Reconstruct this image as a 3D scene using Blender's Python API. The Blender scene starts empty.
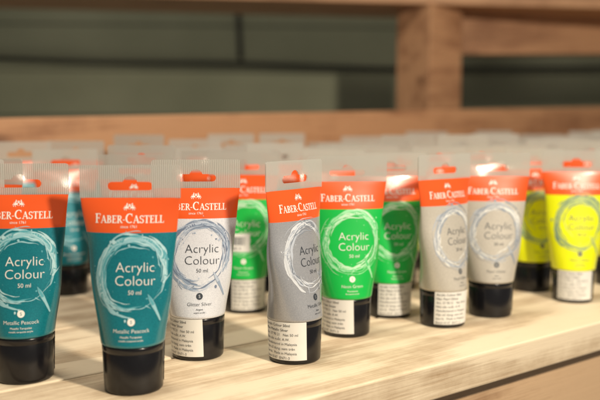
import bpy, bmesh, math, random
from mathutils import Vector, Matrix
random.seed(7)
scene = bpy.context.scene
COL = scene.collection

# ------------------------------------------------------------------ materials
def new_mat(name):
    m = bpy.data.materials.new(name); m.use_nodes = True
    return m, m.node_tree.nodes, m.node_tree.links, m.node_tree.nodes["Principled BSDF"]

def plain(name, col, rough=0.45, metal=0.0, bump=0.0, spec=0.5, var=0.06, scale=60, coat=0.0):
    m, n, l, b = new_mat(name)
    b.inputs["Roughness"].default_value = rough
    b.inputs["Metallic"].default_value = metal
    b.inputs["Specular IOR Level"].default_value = spec
    b.inputs["Coat Weight"].default_value = coat; b.inputs["Coat Roughness"].default_value = .13
    tc = n.new("ShaderNodeTexCoord")
    no = n.new("ShaderNodeTexNoise"); no.inputs["Scale"].default_value = scale; no.inputs["Detail"].default_value = 5
    l.new(tc.outputs["Object"], no.inputs["Vector"])
    mix = n.new("ShaderNodeMix"); mix.data_type = 'RGBA'
    mix.inputs[6].default_value = tuple(c*(1-var) for c in col)+(1,)
    mix.inputs[7].default_value = tuple(min(1, c*(1+var)) for c in col)+(1,)
    l.new(no.outputs["Fac"], mix.inputs[0]); l.new(mix.outputs[2], b.inputs["Base Color"])
    if bump:
        bp = n.new("ShaderNodeBump"); bp.inputs["Strength"].default_value = bump; bp.inputs["Distance"].default_value = 0.001
        l.new(no.outputs["Fac"], bp.inputs["Height"]); l.new(bp.outputs["Normal"], b.inputs["Normal"])
    return m

def sparkle(name, col, col2, rough, metal, scale=1500):
    m, n, l, b = new_mat(name)
    tc = n.new("ShaderNodeTexCoord")
    no = n.new("ShaderNodeTexNoise"); no.inputs["Scale"].default_value = scale; no.inputs["Detail"].default_value = 2
    l.new(tc.outputs["Object"], no.inputs["Vector"])
    r = n.new("ShaderNodeValToRGB")
    r.color_ramp.elements[0].position = .35; r.color_ramp.elements[0].color = col+(1,)
    r.color_ramp.elements[1].position = .72; r.color_ramp.elements[1].color = col2+(1,)
    l.new(no.outputs["Fac"], r.inputs[0]); l.new(r.outputs[0], b.inputs["Base Color"])
    b.inputs["Roughness"].default_value = rough; b.inputs["Metallic"].default_value = metal
    b.inputs["Coat Weight"].default_value = .7; b.inputs["Coat Roughness"].default_value = .13
    return m

def wood(name, dark, light, ring=22, rough=0.6, bump=0.3, knots=True, seed=0.0):
    m, n, l, b = new_mat(name)
    tc = n.new("ShaderNodeTexCoord")
    mp = n.new("ShaderNodeMapping"); mp.inputs["Scale"].default_value = (1.2, 9, 9)
    mp.inputs["Location"].default_value = (seed, seed*2, seed*.7)
    l.new(tc.outputs["Object"], mp.inputs["Vector"])
    n1 = n.new("ShaderNodeTexNoise"); n1.inputs["Scale"].default_value = 2.2; n1.inputs["Detail"].default_value = 3
    l.new(mp.outputs[0], n1.inputs["Vector"])
    mul = n.new("ShaderNodeMath"); mul.operation = 'MULTIPLY'; mul.inputs[1].default_value = ring
    l.new(n1.outputs["Fac"], mul.inputs[0])
    sn = n.new("ShaderNodeMath"); sn.operation = 'SINE'; l.new(mul.outputs[0], sn.inputs[0])
    mp2 = n.new("ShaderNodeMapping"); mp2.inputs["Scale"].default_value = (16, 560, 560)
    l.new(tc.outputs["Object"], mp2.inputs["Vector"])
    n2 = n.new("ShaderNodeTexNoise"); n2.inputs["Scale"].default_value = 1.0; n2.inputs["Detail"].default_value = 8; n2.inputs["Roughness"].default_value = .6
    l.new(mp2.outputs[0], n2.inputs["Vector"])
    a1 = n.new("ShaderNodeMath"); a1.operation = 'MULTIPLY_ADD'; a1.inputs[1].default_value = .16; a1.inputs[2].default_value = 0.20
    l.new(sn.outputs[0], a1.inputs[0])
    a2 = n.new("ShaderNodeMath"); a2.operation = 'MULTIPLY_ADD'; a2.inputs[1].default_value = .72
    l.new(n2.outputs["Fac"], a2.inputs[0]); l.new(a1.outputs[0], a2.inputs[2])
    n3 = n.new("ShaderNodeTexNoise"); n3.inputs["Scale"].default_value = 20; n3.inputs["Detail"].default_value = 10; n3.inputs["Roughness"].default_value = .7
    l.new(tc.outputs["Object"], n3.inputs["Vector"])
    a3 = n.new("ShaderNodeMath"); a3.operation = 'MULTIPLY_ADD'; a3.inputs[1].default_value = .7
    l.new(n3.outputs["Fac"], a3.inputs[0])
    sub = n.new("ShaderNodeMath"); sub.operation = 'SUBTRACT'; sub.inputs[1].default_value = .33
    l.new(a2.outputs[0], sub.inputs[0]); l.new(sub.outputs[0], a3.inputs[2])
    r = n.new("ShaderNodeValToRGB")
    r.color_ramp.elements[0].position = .16; r.color_ramp.elements[0].color = dark+(1,)
    r.color_ramp.elements[1].position = .66; r.color_ramp.elements[1].color = light+(1,)
    l.new(a3.outputs[0], r.inputs[0])
    out = r.outputs[0]
    if knots:
        mpk = n.new("ShaderNodeMapping"); mpk.inputs["Scale"].default_value = (4.5, 11, 11); mpk.inputs["Location"].default_value = (seed+.3, .2, 0)
        l.new(tc.outputs["Object"], mpk.inputs["Vector"])
        v = n.new("ShaderNodeTexVoronoi"); v.inputs["Scale"].default_value = 1.0
        l.new(mpk.outputs[0], v.inputs["Vector"])
        kr = n.new("ShaderNodeValToRGB"); kr.color_ramp.elements[0].position = .05; kr.color_ramp.elements[0].color = (.7, .7, .7, 1)
        kr.color_ramp.elements[1].position = .13; kr.color_ramp.elements[1].color = (0, 0, 0, 1)
        l.new(v.outputs["Distance"], kr.inputs[0])
        mx = n.new("ShaderNodeMix"); mx.data_type = 'RGBA'; mx.inputs[7].default_value = tuple(c*.5 for c in dark)+(1,)
        l.new(kr.outputs[0], mx.inputs[0]); l.new(out, mx.inputs[6]); out = mx.outputs[2]
    l.new(out, b.inputs["Base Color"])
    b.inputs["Roughness"].default_value = rough
    bp = n.new("ShaderNodeBump"); bp.inputs["Strength"].default_value = bump; bp.inputs["Distance"].default_value = 0.0018
    l.new(a3.outputs[0], bp.inputs["Height"]); l.new(bp.outputs["Normal"], b.inputs["Normal"])
    return m

M_orange = plain("orange_band", (.85, .105, .014), .34, var=.04, coat=.7)
M_cream = plain("cream_print", (.88, .85, .79), .5, var=.02)
M_dark = plain("dark_print", (.035, .045, .06), .5, var=.02)
M_grey = plain("grey_print", (.12, .13, .14), .5, var=.02)
M_paper = plain("label_paper", (.80, .79, .75), .7, bump=.1, var=.05, scale=90)
M_cap = plain("black_cap_plastic", (.007, .007, .009), .22, var=.2, scale=200)

def crimp():
    m, n, l, b = new_mat("clear_crimp_plastic")
    b.inputs["Base Color"].default_value = (.74, .74, .71, 1)
    b.inputs["Roughness"].default_value = .25
    tc = n.new("ShaderNodeTexCoord")
    w = n.new("ShaderNodeTexWave"); w.wave_type = 'BANDS'; w.bands_direction = 'X'
    w.inputs["Scale"].default_value = 230; w.inputs["Distortion"].default_value = .6
    l.new(tc.outputs["Object"], w.inputs["Vector"])
    bp = n.new("ShaderNodeBump"); bp.inputs["Strength"].default_value = .5; bp.inputs["Distance"].default_value = .0006
    l.new(w.outputs["Fac"], bp.inputs["Height"]); l.new(bp.outputs["Normal"], b.inputs["Normal"])
    tl = n.new("ShaderNodeBsdfTranslucent"); tl.inputs[0].default_value = (.82, .82, .77, 1)
    tp = n.new("ShaderNodeBsdfTransparent"); tp.inputs[0].default_value = (.96, .97, .95, 1)
    m1 = n.new("ShaderNodeMixShader"); m1.inputs[0].default_value = .4
    l.new(b.outputs[0], m1.inputs[1]); l.new(tl.outputs[0], m1.inputs[2])
    m2 = n.new("ShaderNodeMixShader")
    mr = n.new("ShaderNodeMapRange"); mr.inputs[3].default_value = .34; mr.inputs[4].default_value = .54
    l.new(w.outputs["Fac"], mr.inputs[0]); l.new(mr.outputs[0], m2.inputs[0])
    l.new(m1.outputs[0], m2.inputs[1]); l.new(tp.outputs[0], m2.inputs[2])
    l.new(m2.outputs[0], n["Material Output"].inputs[0])
    return m
M_crimp = crimp()

# ------------------------------------------------------------------ tube surface
ZC, ZB, ZT = .0325, .1286, .150
ZO = .1060
R, AW = .0211, .0330
def prof(z):
    t = min(1, max(0, (z-ZC)/(ZB-ZC)))
    a = R+(AW-R)*t**.92
    b = R+(.0010-R)*(1-(1-t)**.85)
    return a, b, t
def pt(phi, z, off=0.0):
    a, b, t = prof(z)
    s, c = math.sin(phi), math.cos(phi)
    nx, ny = s/a, -c/b
    L = math.hypot(nx, ny)
    d = .0014*math.sin(math.pi*t)*(math.sin(2*phi+75*z)*.5+math.sin(120*z+phi)*.35+math.sin(3*phi-50*z+1)*.3)
    nx, ny = nx/L, ny/L
    return (a*s+nx*(off+d), -b*c+ny*(off+d), z)
def arc(x, z, off):
    a, b, t = prof(z)
    ds = x/10; p = 0
    for _ in range(10):
        p += ds/math.sqrt((a*math.cos(p))**2+(b*math.sin(p))**2+1e-7)
    p = max(-3, min(3, p))
    return pt(p, z, off)
def cyl(r0, r1, z0, z1):
    def f(x, z, off):
        r = r0+(r1-r0)*(z-z0)/(z1-z0)+off
        p = x/r
        return (r*math.sin(p), -r*math.cos(p), z)
    return f

class MB:
    def __init__(s): s.v = []; s.f = []; s.m = []; s.sm = []; s.mats = []
    def mi(s, mat):
        if mat not in s.mats: s.mats.append(mat)
        return s.mats.index(mat)
    def add(s, vs, fs, mat, smooth=False):
        o = len(s.v); s.v += vs; k = s.mi(mat)
        for f in fs:
            s.f.append(tuple(i+o for i in f)); s.m.append(k); s.sm.append(smooth)
    def mesh(s, name):
        me = bpy.data.meshes.new(name); me.from_pydata(s.v, [], s.f)
        for mt in s.mats: me.materials.append(mt)
        me.polygons.foreach_set("material_index", s.m)
        me.polygons.foreach_set("use_smooth", s.sm)
        me.update(); return me

# ---- font text -> 2D mesh
_tc = {}
def text2d(s, thin=0.0):
    k = (s, thin)
    if k in _tc: return _tc[k]
    cu = bpy.data.curves.new("t", 'FONT'); cu.body = s; cu.align_x = 'CENTER'; cu.resolution_u = 3; cu.offset = -thin
    ob = bpy.data.objects.new("t", cu); COL.objects.link(ob)
    dg = bpy.context.evaluated_depsgraph_get(); dg.update()
    me = ob.evaluated_get(dg).to_mesh()
    vs = [(v.co.x, v.co.y) for v in me.vertices]; fs = [tuple(p.vertices) for p in me.polygons]
    ob.evaluated_get(dg).to_mesh_clear()
    bpy.data.objects.remove(ob); bpy.data.curves.remove(cu)
    _tc[k] = (vs, fs); return _tc[k]
def put_text(mb, s, cx, cz, size, mat, surf, off=.00022, sx=1.0, left=False, thin=0.0):
    vs, fs = text2d(s, thin)
    dx = -min(v[0] for v in vs) if (left and vs) else 0
    mb.add([surf(cx+(x+dx)*size*sx, cz+y*size, off) for x, y in vs], fs, mat)

# ---- 2D stroke primitives
def ribbon(pts, ws):
    vs = []; fs = []
    n = len(pts)
    for i in range(n):
        p0 = pts[max(0, i-1)]; p1 = pts[min(n-1, i+1)]
        tx, ty = p1[0]-p0[0], p1[1]-p0[1]; L = math.hypot(tx, ty) or 1
        nx, ny = -ty/L, tx/L; w = ws[i]/2
        vs += [(pts[i][0]+nx*w, pts[i][1]+ny*w), (pts[i][0]-nx*w, pts[i][1]-ny*w)]
        if i: fs.append((2*i-2, 2*i-1, 2*i+1, 2*i))
    return vs, fs
def ln(x0, y0, x1, y1, w, n=2):
    return ribbon([(x0+(x1-x0)*i/n, y0+(y1-y0)*i/n) for i in range(n+1)], [w]*(n+1))
def ell(cx, cy, rx, ry, a0, a1, w0, w1, n=12):
    P = []; W = []
    for i in range(n+1):
        a = math.radians(a0+(a1-a0)*i/n)
        P.append((cx+rx*math.cos(a), cy+ry*math.sin(a)))
        W.append(w0+(w1-w0)*abs(math.cos(a)))
    return ribbon(P, W)
def disc(cx, cy, rx, ry=None, n=14):
    ry = ry or rx
    return [(cx+rx*math.cos(2*math.pi*i/n), cy+ry*math.sin(2*math.pi*i/n)) for i in range(n)], [tuple(range(n))]
K, T = .17, .075
def serif(x0, x1, y): return ln(x0, y, x1, y, .07)
GL = {
 'F': (.68, [ln(.2,0,.2,1,K), ln(.04,.965,.62,.965,T), ln(.2,.52,.5,.52,T), serif(.03,.38,.03), ln(.6,.76,.6,1,.06), ln(.49,.4,.49,.64,.05)]),
 'E': (.68, [ln(.2,0,.2,1,K), ln(.04,.965,.6,.965,T), ln(.2,.52,.48,.52,T), ln(.04,.035,.62,.035,T), ln(.58,.77,.58,1,.06), ln(.61,0,.61,.25,.06), ln(.47,.4,.47,.64,.05)]),
 'L': (.66, [ln(.2,0,.2,1,K), ln(.04,.035,.6,.035,T), ln(.6,0,.6,.27,.06), serif(.03,.37,.97)]),
 'T': (.74, [ln(.37,0,.37,1,K), ln(.05,.965,.69,.965,T), ln(.06,.75,.06,1,.06), ln(.68,.75,.68,1,.06), serif(.2,.54,.03)]),
 'A': (.82, [ln(.1,0,.4,1,.075), ln(.38,1,.7,0,K), ln(.2,.33,.58,.33,.07), serif(-.02,.24,.03), serif(.54,.86,.03)]),
 'B': (.72, [ln(.2,0,.2,1,K), ell(.3,.745,.24,.22,90,-90,.07,.15), ell(.3,.27,.29,.235,90,-90,.07,.16), ln(.05,.965,.32,.965,T), ln(.2,.515,.32,.515,T), ln(.05,.035,.32,.035,T)]),
 'R': (.78, [ln(.2,0,.2,1,K), ell(.3,.73,.26,.235,90,-90,.07,.15), ln(.05,.965,.32,.965,T), ln(.2,.5,.32,.5,T), ln(.38,.5,.68,.02,.15), serif(.03,.38,.03), serif(.6,.82,.03)]),
 'C': (.84, [ell(.46,.5,.36,.465,52,308,.07,.17,20), ln(.7,.7,.7,.97,.06)]),
 'S': (.62, [ell(.31,.735,.2,.225,20,270,.08,.14,14), ell(.31,.265,.22,.245,90,-160,.08,.15,14), ln(.52,.74,.52,.97,.05), ln(.08,.03,.08,.28,.05)]),
 '-': (.38, [ln(.05,.4,.31,.4,.1)]),
}
def put_strokes(mb, strokes, ox, oz, sc, mat, surf, off=.00014, step=3e-6, flip=1):
    for i, (vs, fs) in enumerate(strokes):
        mb.add([surf(ox+flip*x*sc, oz+y*sc, off+i*step) for x, y in vs], fs, mat)
def brand(mb, cx, z, h, mat, surf):
    seq = "FABER-CASTELL"
    tot = sum(GL[c][0]*(1 if c == 'F' or c == 'C' else .8) for c in seq)
    x = cx-tot*h/2
    for c in seq:
        k = 1 if c in 'FC' else .8
        put_strokes(mb, GL[c][1], x, z, h*k, mat, surf)
        x += GL[c][0]*h*k
def emblem(mb, cx, z, s, mat, surf):
    half = [disc(.62,.42,.30,.15), ln(.86,.45,1.02,.72,.13), disc(1.07,.72,.12,.07), ln(.42,.38,.30,.02,.08), ln(.55,.36,.62,.0,.07),
            ln(.80,.38,.98,.16,.07), ln(.34,.5,.16,.25,.07), ln(.62,.5,.66,.86,.16), disc(.68,.96,.085), ln(.30,.62,1.18,.90,.045)]
    put_strokes(mb, half, cx-1.05*s*.9, z, s*.9, mat, surf)
    put_strokes(mb, half, cx+1.05*s*.9, z, s*.9, mat, surf, off=.00019, flip=-1)

def splash(mb, cx, cz, mats, surf, rnd):
    RX, RZ, TL = .0212, .0232, math.radians(-28)
    def P2(r, a):
        x, z = r*RX*math.cos(a), r*RZ*math.sin(a)
        return (cx+x*math.cos(TL)-z*math.sin(TL), cz+x*math.sin(TL)+z*math.cos(TL))
    layer = 0
    for k in range(58):
        big = k < 20
        a0 = rnd.uniform(-50, 300) if not big else 40+rnd.uniform(-50, 170)
        span = rnd.uniform(50, 130) if big else rnd.uniform(20, 120)
        r = 1+rnd.uniform(-.09, .10) if big else 1+rnd.gauss(0, .09)
        n = int(span/5)+3; ex = rnd.uniform(-.09, .12); ph = rnd.uniform(0, 6)
        wm = rnd.uniform(.0014, .0031) if big else rnd.uniform(.0002, .0011)
        P = []; W = []
        for i in range(n+1):
            t = i/n; a = math.radians(a0+span*t)
            P.append(P2(r+ex*t+.03*math.sin(4*a+ph)+.012*math.sin(11*a+ph), a))
            W.append(max(.00005, wm*math.sin(math.pi*min(1, t*.96+.02))**.6*(1+.45*math.sin(13*a+ph)*math.sin(5*a))))
        vs, fs = ribbon(P, W); layer += 1
        mb.add([surf(x, z, .00007+layer*2e-6) for x, z in vs], fs, mats[k % len(mats)])
    for k in range(12):
        a = rnd.uniform(0, 6.283); L = rnd.uniform(.08, .28); sw = rnd.uniform(-.5, .9)
        P = [P2(1+L*(i/6)**1.2, a+sw*.35*i/6) for i in range(7)]
        w = rnd.uniform(.0006, .0015)
        vs, fs = ribbon(P, [w*(1-i/6.3) for i in range(7)]); layer += 1
        mb.add([surf(x, z, .00007+layer*2e-6) for x, z in vs], fs, mats[k % len(mats)])
    for k in range(34):
        a = rnd.uniform(0, 6.283); q = abs(rnd.gauss(0, .0004))+.00012
        x0, z0 = P2(1+rnd.choice([-1, 1, 1])*rnd.uniform(.1, .3), a)
        vs, fs = disc(x0, z0, q, q*rnd.uniform(.7, 1.5), 8)
        mb.add([surf(x, z, .00021) for x, z in vs], fs, mats[k % len(mats)])
    P = [(cx+.0105+.0019*i, cz-.0125-.0036*i) for i in range(6)]
    vs, fs = ribbon(P, [.0004, .0022, .0026, .0018, .0016, .0010]); mb.add([surf(x, z, .00024) for x, z in vs], fs, mats[0])
    vs, fs = ribbon(P[:3], [.0003, .0016, .0020]); mb.add([surf(x, z, .00027) for x, z in vs], fs, mats[1])

def make_body(key, paint, ringmats, tmat, name, sub, vol="50 ml", cx=.0035):
    rnd = random.Random(sum(map(ord, key)))
    mb = MB(); NS = 112
    zs = [ZC-.0004]+[ZC+(ZO-ZC)*i/44 for i in range(45)]
    zs2 = [ZO+(ZB-ZO)*i/14 for i in range(15)]
    for zz, mat in ((zs, paint), (zs2, M_orange)):
        vs = []
        for j, z in enumerate(zz):
            for i in range(NS):
                p = pt(2*math.pi*i/NS, z)
                if mat is paint and j == 0: p = (p[0]*.95, p[1]*.95, p[2])
                vs.append(p)
        fs = [(j*NS+i, j*NS+(i+1) % NS, (j+1)*NS+(i+1) % NS, (j+1)*NS+i) for j in range(len(zz)-1) for i in range(NS)]
        mb.add(vs, fs, mat, True)
    emblem(mb, 0, .1205, .0050, M_cream, arc)
    brand(mb, 0, .1124, .0061, M_cream, arc)
    put_text(mb, "since 1761", 0, .1092, .0026, M_cream, arc)
    splash(mb, cx-.001, .0790, ringmats, arc, rnd)
    put_text(mb, "Acrylic", cx+.001, .0808, .0092, tmat, arc, off=.00028, thin=.014)
    put_text(mb, "Colour", cx+.001, .0722, .0092, tmat, arc, off=.00028, thin=.014)
    put_text(mb, vol, cx+.001, .0664, .0040, tmat, arc, off=.00028, thin=.006)
    vs, fs = disc(cx-.001, .0490, .0025, n=20); mb.add([arc(x, z, .00022) for x, z in vs], fs, tmat)
    put_text(mb, "S", cx-.001, .0479, .0032, paint, arc, off=.00028)
    put_text(mb, name, cx-.001, .0420, .0036, tmat, arc, thin=.01)
    put_text(mb, sub, cx-.001, .0388, .0019, tmat, arc)
    put_text(mb, sub.lower()+" acrylic", cx-.001, .0366, .0016, tmat, arc)
    return mb.mesh("tube_body_"+key)

def lathe(profile, NS=72):
    vs = []; fs = []
    for r, z in profile:
        for i in range(NS):
            a = 2*math.pi*i/NS; vs.append((r*math.sin(a), -r*math.cos(a), z))
    for j in range(len(profile)-1):
        for i in range(NS):
            fs.append((j*NS+i, j*NS+(i+1) % NS, (j+1)*NS+(i+1) % NS, (j+1)*NS+i))
    fs.append(tuple(range(NS-1, -1, -1))); fs.append(tuple((len(profile)-1)*NS+i for i in range(NS)))
    return vs, fs
mbc = MB()
vs, fs = lathe([(.0178,0),(.0188,.0003),(.0194,.0011),(.0196,.0024),(.02035,.0268),(.0201,.0272),(.0201,.0277),(.0205,.0281),(.0206,.0312),(.0203,.0319),(.0190,.0321),(.0120,.0324)])
mbc.add(vs, fs, M_cap, True); CAP = mbc.mesh("cap")

# hang tab with euro slot
def make_tab():
    cu = bpy.data.curves.new("tab", 'CURVE'); cu.dimensions = '2D'; cu.fill_mode = 'BOTH'; cu.extrude = .00045
    def spl(pts):
        s = cu.splines.new('POLY'); s.points.add(len(pts)-1)
        for i, (x, y) in enumerate(pts): s.points[i].co = (x, y, 0, 1)
        s.use_cyclic_u = True
    a = AW+.0004; z0 = ZB-.0002; r = .0022
    o = [(-a+.0002, z0), (a-.0002, z0)]
    for i in range(7):
        t = math.pi/2*i/6; o.append((a-r+r*math.cos(t), ZT-r+r*math.sin(t)))
    for i in range(7):
        t = math.pi/2+math.pi/2*i/6; o.append((-a+r+r*math.cos(t), ZT-r+r*math.sin(t)))
    spl(o)
    zc = .1362; w = .0150; h = .0028
    hp = []
    for i in range(9):
        t = -math.pi/2+math.pi*i/8; hp.append((w-h+h*math.cos(t), zc+h*math.sin(t)))
    for i in range(9):
        t = math.radians(15+150*i/8); hp.append((.0050*math.cos(t), zc+.0016+.0050*math.sin(t)))
    for i in range(9):
        t = math.pi/2+math.pi*i/8; hp.append((-w+h+h*math.cos(t), zc+h*math.sin(t)))
    spl(hp)
    ob = bpy.data.objects.new("t", cu); COL.objects.link(ob)
    dg = bpy.context.evaluated_depsgraph_get(); dg.update()
    me = bpy.data.meshes.new_from_object(ob.evaluated_get(dg))
    bpy.data.objects.remove(ob)
    bm = bmesh.new(); bm.from_mesh(me)
    for v in bm.verts:
        x, y, z = v.co; v.co = (x, -z, y)
    bmesh.ops.recalc_face_normals(bm, faces=bm.faces)
    bm.to_mesh(me); bm.free(); me.materials.clear(); me.materials.append(M_crimp); me.name = "tab"
    return me
TAB = make_tab()

def make_sticker(lines):
    surf = cyl(.0196, .0206, .0024, .0312)
    mb = MB(); w = .0185; n = 28; z0, z1 = .0035, .0322
    vs = []; fs = []
    for j in range(2):
        for i in range(n+1):
            vs.append(surf(-w+2*w*i/n, z0 if j == 0 else z1, .00035))
    for i in range(n): fs.append((i, i+1, n+1+i+1, n+1+i))
    mb.add(vs, fs, M_paper, True)
    z = .0288
    for k, s in enumerate(lines):
        put_text(mb, s, -w+.0015, z, .0028, M_dark if k < 2 else M_grey, surf, off=.0005, left=True); z -= .0035
    return mb.mesh("sticker")
def lines(col): return ["Acrylic Colour 50ml", "Màu: "+col, "Art. 37 90 21   Net 50 ml", "Nhà sản xuất: A.W.", "Manufactured in Malaysia", "Hạn sử dụng: xem trên", "bao bì.  Made in Malaysia", "Batch 0147  EN71-3"]

def ring(name, *cols): return [plain(name+str(i), c, .4, var=.1) for i, c in enumerate(cols)]
SPEC = {
 "teal":  (sparkle("teal_metallic", (.002,.165,.215), (.006,.24,.29), .36, .2), ring("rt",(.30,.56,.62),(.10,.38,.44),(.45,.68,.72)), M_cream, "Metallic Peacock", "Metallic Turquoise", "50 ml"),
 "white": (sparkle("silver_glitter", (.63,.65,.71), (.80,.82,.87), .4, .05), ring("rw",(.30,.38,.50),(.48,.55,.66),(.17,.22,.32)), M_dark, "Glitter Silver", "Argent", "50 ml"),
 "grey":  (sparkle("silver_metallic", (.33,.345,.38), (.43,.44,.47), .38, .25), ring("rg",(.5,.54,.61),(.22,.25,.30),(.66,.69,.73)), M_dark, "Metallic Silver", "Silver", "50 ml"),
 "green": (plain("green_fluorescent", (.004,.50,.07), .36, coat=.7), ring("rn",(.35,.78,.42),(.10,.60,.20),(.55,.82,.57)), M_cream, "Neon Green", "Fluorescent", "50 ml"),
 "pearl": (sparkle("pearl_beige", (.50,.465,.40), (.62,.58,.51), .36, .1), ring("rp",(.28,.32,.38),(.45,.48,.52),(.74,.74,.70)), M_grey, "Pearl Glitter", "Pearl", "20 ml"),
 "yellow":(plain("yellow_fluorescent", (.84,.90,.004), .36, coat=.7), ring("ry",(.34,.46,.20),(.50,.60,.20),(.18,.28,.20)), M_grey, "Neon Yellow", "Fluorescent", "50 ml"),
}
CAT = {"teal":"metallic teal","white":"glitter white-silver","grey":"metallic grey","green":"fluorescent green","pearl":"pearly beige","yellow":"fluorescent yellow"}
BODY = {k: make_body(k, v[0], v[1], v[2], v[3], v[4], v[5]) for k, v in SPEC.items()}
STK = {k: make_sticker(lines(v[3])) for k, v in SPEC.items()}

def patch_tag():
    mb = MB(); x0, x1, z0, z1 = -.024, .008, .058, .0745
    n = 20; vs = []; fs = []
    for j in range(7):
        for i in range(n+1): vs.append(arc(x0+(x1-x0)*i/n, z0+(z1-z0)*j/6, .0005))
    for j in range(6):
        for i in range(n): k = j*(n+1)+i; fs.append((k, k+1, k+n+2, k+n+1))
    mb.add(vs, fs, M_paper, True)
    rnd = random.Random(3); x = x0+.004
    while x < x1-.004:
        w = rnd.choice([.0003, .0005, .0009]); v, f = ln(x, z0+.006, x, z1-.003, w)
        mb.add([arc(a, b, .0006) for a, b in v], f, M_dark); x += w+rnd.choice([.0004, .0008])
    put_text(mb, "8 935001 4", (x0+x1)/2, z0+.0018, .0034, M_dark, arc, off=.0006)
    return mb.mesh("price_sticker")

def part(name, me, parent, rz=0.0):
    o = bpy.data.objects.new(name, me); COL.objects.link(o); o.parent = parent; o.rotation_euler = (0, 0, rz); return o
def tube(key, x, y, rot, sticker=None, label=None, tag=False, sz=1.0):
    e = bpy.data.objects.new("paint_tube", None); COL.objects.link(e)
    e.empty_display_size = .02
    e.location = (x, y, 0); e.rotation_euler = (0, 0, math.radians(rot)); e.scale = (1, 1, sz)
    e["label"] = label or (CAT[key]+" paint tube with orange band, standing on its black cap")
    e["category"] = "paint tube"; e["group"] = "paint tubes standing on the shelf"
    part("cap", CAP, e); part("tube_body", BODY[key], e); part("hang_tab", TAB, e)
    if sticker is not None: part("paper_label", STK[key], e, math.radians(sticker))
    if tag: part("price_sticker", patch_tag(), e)
    return e

front = [
 ("teal", -.1930, .571, 6, 150, None, False),
 ("teal", -.1120, .548, 0, 150, None, False),
 ("white", -.0785, .628, 4, -38, "glitter white-silver paint tube with paper label around its cap", False),
 ("grey", -.0040, .618, 52, -78, "metallic grey paint tube turned sideways with labelled black cap", False),
 ("green", .0395, .695, 4, -42, "bright green paint tube beside a grey one, label on cap", False),
 ("green", .0830, .762, 8, 8, "green paint tube tucked behind a beige one", False),
 ("pearl", .1265, .727, 38, -16, "beige paint tube turned sideways with large cap label", False),
 ("pearl", .1770, .764, -4, 130, "beige paint tube with bare black cap facing out", False),
 ("yellow", .2470, .878, 12, 100, None, False),
 ("yellow", .2740, .826, -6, -4, "fluorescent yellow paint tube with white label on cap", False),
 ("green", -.0530, .782, -6, 26, "green paint tube with white barcode sticker on its body", True),
 ("teal", -.1420, .716, -10, None, None, False),
 ("teal", -.2420, .860, 28, None, None, False),
]
for k, x, y, r, s, lb, tg in front: tube(k, x, y, r, s, lb, tg)
pos = [(f[1], f[2]) for f in front]
D = Vector((math.cos(math.radians(38)), math.sin(math.radians(38)))); N = Vector((-D.y, D.x)); O = Vector((0, .522))
def colour(s):
    if s < -.02: return "teal"
    if s < .055: return "white"
    if s < .11: return "grey"
    if s < .21: return "green"
    if s < .31: return "pearl"
    return "yellow"
rr = random.Random(41)
for row, p in enumerate([.085, .155, .228, .300, .372, .444, .516]):
    s = -.22+.04*(row % 2)
    while s < .40+1.62*p:
        q = O+D*(s+rr.uniform(-.010, .010))+N*(p+rr.uniform(-.010, .010))
        u = q.x/q.y
        ok = all(math.hypot((q.x-a)*.93, (q.y-b)) > .052 for a, b in pos) and -.43 < u < .44
        if ok and row < 2 and u < .33: ok = False
        if ok and -.32 < u < -.21 and q.y < .86: ok = False
        if ok and rr.random() < .12 and row > 2: ok = False
        if ok:
            pos.append((q.x, q.y))
            key = colour(s-.03*row) if s < .55 else rr.choice(["yellow", "yellow", "pearl", "white"])
            st = rr.choice([None, -20, 15, 40])
            tube(key, q.x, q.y, rr.uniform(-25, 32), None if u < -.15 else st, sz=rr.choice([1, 1, .985, 1.04, 1.08]))
        s += .074

# ------------------------------------------------------------------ boxes
def box(name, size, loc, rot, mat, parent=None, bev=.002, seg=2):
    bm = bmesh.new(); bmesh.ops.create_cube(bm, size=1)
    for v in bm.verts: v.co = Vector((v.co.x*size[0], v.co.y*size[1], v.co.z*size[2]))
    bmesh.ops.bevel(bm, geom=bm.edges[:], offset=bev, segments=seg, affect='EDGES', profile=.5)
    me = bpy.data.meshes.new(name); bm.to_mesh(me); bm.free(); me.materials.append(mat)
    o = bpy.data.objects.new(name, me); COL.objects.link(o); o.location = loc; o.rotation_euler = rot
    if parent: o.parent = parent
    return o
M_pine = wood("pale_pine", (.38,.245,.13), (.84,.70,.50), ring=24, seed=.4)
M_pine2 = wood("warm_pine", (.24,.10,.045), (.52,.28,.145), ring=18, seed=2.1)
M_pine3 = wood("brown_pine", (.28,.13,.06), (.54,.30,.16), ring=18, seed=5.1)  # plain brown wood tone of the upper board
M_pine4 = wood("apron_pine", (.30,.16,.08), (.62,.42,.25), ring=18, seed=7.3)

unit = bpy.data.objects.new("wooden_shelf", None); COL.objects.link(unit)
unit["label"] = "rough pine display shelf holding rows of paint tubes"; unit["category"] = "shelf"
A38 = math.radians(38)
def sp(s, p, z=0):
    q = O+D*s+N*p; return Vector((q.x, q.y, z))
TH = .027
bm = bmesh.new()
edges = [(0, .134), (.1365, .272), (.2745, .420), (.4225, .585)]
for (a, b) in edges:
    r = bmesh.ops.create_cube(bm, size=1)
    for v in r['verts']: v.co = Vector((v.co.x*3.2, (a+b)/2+v.co.y*(b-a), -TH/2+v.co.z*TH))
bmesh.ops.bevel(bm, geom=bm.edges[:], offset=.0018, segments=3, affect='EDGES', profile=.5)
me = bpy.data.meshes.new("board"); bm.to_mesh(me); bm.free(); me.materials.append(M_pine)
o = bpy.data.objects.new("shelf_board", me); COL.objects.link(o); o.parent = unit
o.location = sp(.3, 0); o.rotation_euler = (0, 0, A38)
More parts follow.
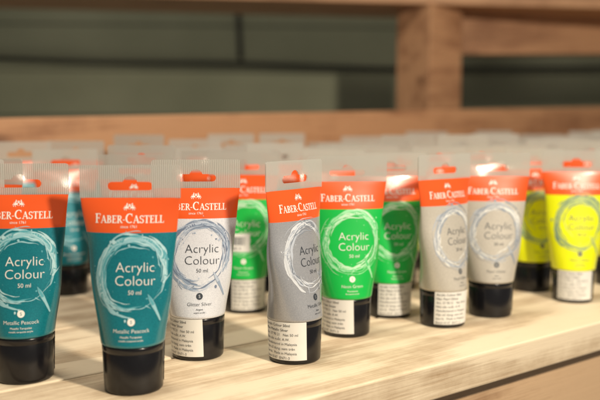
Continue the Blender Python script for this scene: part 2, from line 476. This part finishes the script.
o = box("apron_rail", (3.2, .022, .10), sp(.3, .024, -TH-.0505), (0, 0, A38), M_pine4, unit)
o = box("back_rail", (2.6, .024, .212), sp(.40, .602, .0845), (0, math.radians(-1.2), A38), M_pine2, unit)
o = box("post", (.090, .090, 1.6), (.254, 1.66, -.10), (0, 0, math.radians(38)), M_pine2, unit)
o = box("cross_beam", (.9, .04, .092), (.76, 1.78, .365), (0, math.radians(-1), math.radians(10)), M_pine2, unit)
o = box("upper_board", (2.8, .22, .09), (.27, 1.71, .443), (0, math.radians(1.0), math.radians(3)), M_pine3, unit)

# ------------------------------------------------------------------ wall + cable
def wall_mat():
    m, n, l, b = new_mat("green_painted_wall")
    tc = n.new("ShaderNodeTexCoord")
    no = n.new("ShaderNodeTexNoise"); no.inputs["Scale"].default_value = 3.5; no.inputs["Detail"].default_value = 7
    l.new(tc.outputs["Object"], no.inputs["Vector"])
    r = n.new("ShaderNodeValToRGB")
    r.color_ramp.elements[0].position = .3; r.color_ramp.elements[0].color = (.235, .25, .165, 1)
    r.color_ramp.elements[1].position = .75; r.color_ramp.elements[1].color = (.35, .36, .245, 1)
    l.new(no.outputs["Fac"], r.inputs[0])
    sx = n.new("ShaderNodeSeparateXYZ"); l.new(tc.outputs["Object"], sx.inputs[0])
    mu = n.new("ShaderNodeMath"); mu.operation = 'MULTIPLY'; mu.inputs[1].default_value = 9.0; l.new(sx.outputs[2], mu.inputs[0])
    fr = n.new("ShaderNodeMath"); fr.operation = 'FRACT'; l.new(mu.outputs[0], fr.inputs[0])
    lt = n.new("ShaderNodeMath"); lt.operation = 'LESS_THAN'; lt.inputs[1].default_value = .05; l.new(fr.outputs[0], lt.inputs[0])
    ml = n.new("ShaderNodeMath"); ml.operation = 'MULTIPLY'; ml.inputs[1].default_value = .7; l.new(lt.outputs[0], ml.inputs[0])
    mx = n.new("ShaderNodeMix"); mx.data_type = 'RGBA'; mx.inputs[7].default_value = (.03, .035, .022, 1)
    l.new(ml.outputs[0], mx.inputs[0]); l.new(r.outputs[0], mx.inputs[6]); l.new(mx.outputs[2], b.inputs["Base Color"])
    b.inputs["Roughness"].default_value = .8
    n2 = n.new("ShaderNodeTexNoise"); n2.inputs["Scale"].default_value = 120
    l.new(tc.outputs["Object"], n2.inputs["Vector"])
    bp = n.new("ShaderNodeBump"); bp.inputs["Strength"].default_value = .3; bp.inputs["Distance"].default_value = .002
    l.new(n2.outputs["Fac"], bp.inputs["Height"]); l.new(bp.outputs["Normal"], b.inputs["Normal"])
    return m
w = box("wall", (5, .08, 3.0), (.2, 2.18, .3), (0, 0, math.radians(6)), wall_mat())
w["label"] = "dull green painted plank wall behind the wooden shelf"; w["category"] = "wall"; w["kind"] = "structure"
M_cable = plain("black_cable", (.012, .012, .012), .5)
def cable(name, pts, r, label):
    cu = bpy.data.curves.new(name, 'CURVE'); cu.dimensions = '3D'; cu.bevel_depth = r; cu.bevel_resolution = 4
    s = cu.splines.new('BEZIER'); s.bezier_points.add(len(pts)-1)
    for i, p in enumerate(pts):
        bp = s.bezier_points[i]; bp.co = p; bp.handle_left_type = bp.handle_right_type = 'AUTO'
    ob = bpy.data.objects.new("t", cu); COL.objects.link(ob)
    dg = bpy.context.evaluated_depsgraph_get(); dg.update()
    me = bpy.data.meshes.new_from_object(ob.evaluated_get(dg)); bpy.data.objects.remove(ob)
    me.materials.clear(); me.materials.append(M_cable)
    o = bpy.data.objects.new(name, me); COL.objects.link(o); o["label"] = label; o["category"] = "cable"
    return o
def wy(x): return 2.14+(x-.2)*math.tan(math.radians(6))-.010
cable("wall_cable", [(x, wy(x), .326+dz) for x, dz in [(-1.4,.012),(-.9,.008),(-.5,-.004),(-.15,-.004),(.2,-.014),(.6,-.012),(1.0,-.004),(1.6,.004)]], .0042, "thin black cable running level along the green wall")
cable("hanging_cable", [(-.150, wy(-.145)-.010, 1.0), (-.156, wy(-.14)-.010, .6), (-.148, wy(-.14)-.010, .335)], .0065, "black cable hanging vertically on the green wall")

# ------------------------------------------------------------------ light
wd = bpy.data.worlds.new("World"); scene.world = wd; wd.use_nodes = True
wd.node_tree.nodes["Background"].inputs[0].default_value = (1, .95, .87, 1)
wd.node_tree.nodes["Background"].inputs[1].default_value = .15
def area(name, loc, target, power, size, col):
    L = bpy.data.lights.new(name, 'AREA'); L.shape = 'DISK'; L.size = size; L.energy = power; L.color = col
    o = bpy.data.objects.new(name, L); COL.objects.link(o); o.location = loc
    o.rotation_euler = (Vector(target)-Vector(loc)).to_track_quat('-Z', 'Y').to_euler()
    return o
area("shop_spotlight", (.56, -.04, .72), (.08, .68, .06), 16, .09, (1, .88, .71))
area("overhead_fill", (-.20, .62, 1.20), (.05, .95, 0), 6.5, .40, (1, .91, .77))  # soft fill lamp added overhead to brighten the shelf and back rows

cam = bpy.data.cameras.new("camera"); co = bpy.data.objects.new("camera", cam); COL.objects.link(co)
co.location = (0, 0, .179); co.rotation_euler = (math.radians(90-5.42), 0, 0)
cam.lens = 50; cam.sensor_width = 36; cam.clip_start = .01; cam.clip_end = 50
cam.dof.use_dof = True; cam.dof.focus_distance = .61; cam.dof.aperture_fstop = 4.5
scene.camera = co
scene.view_settings.view_transform = 'Standard'; scene.view_settings.look = 'None'; scene.view_settings.exposure = 0
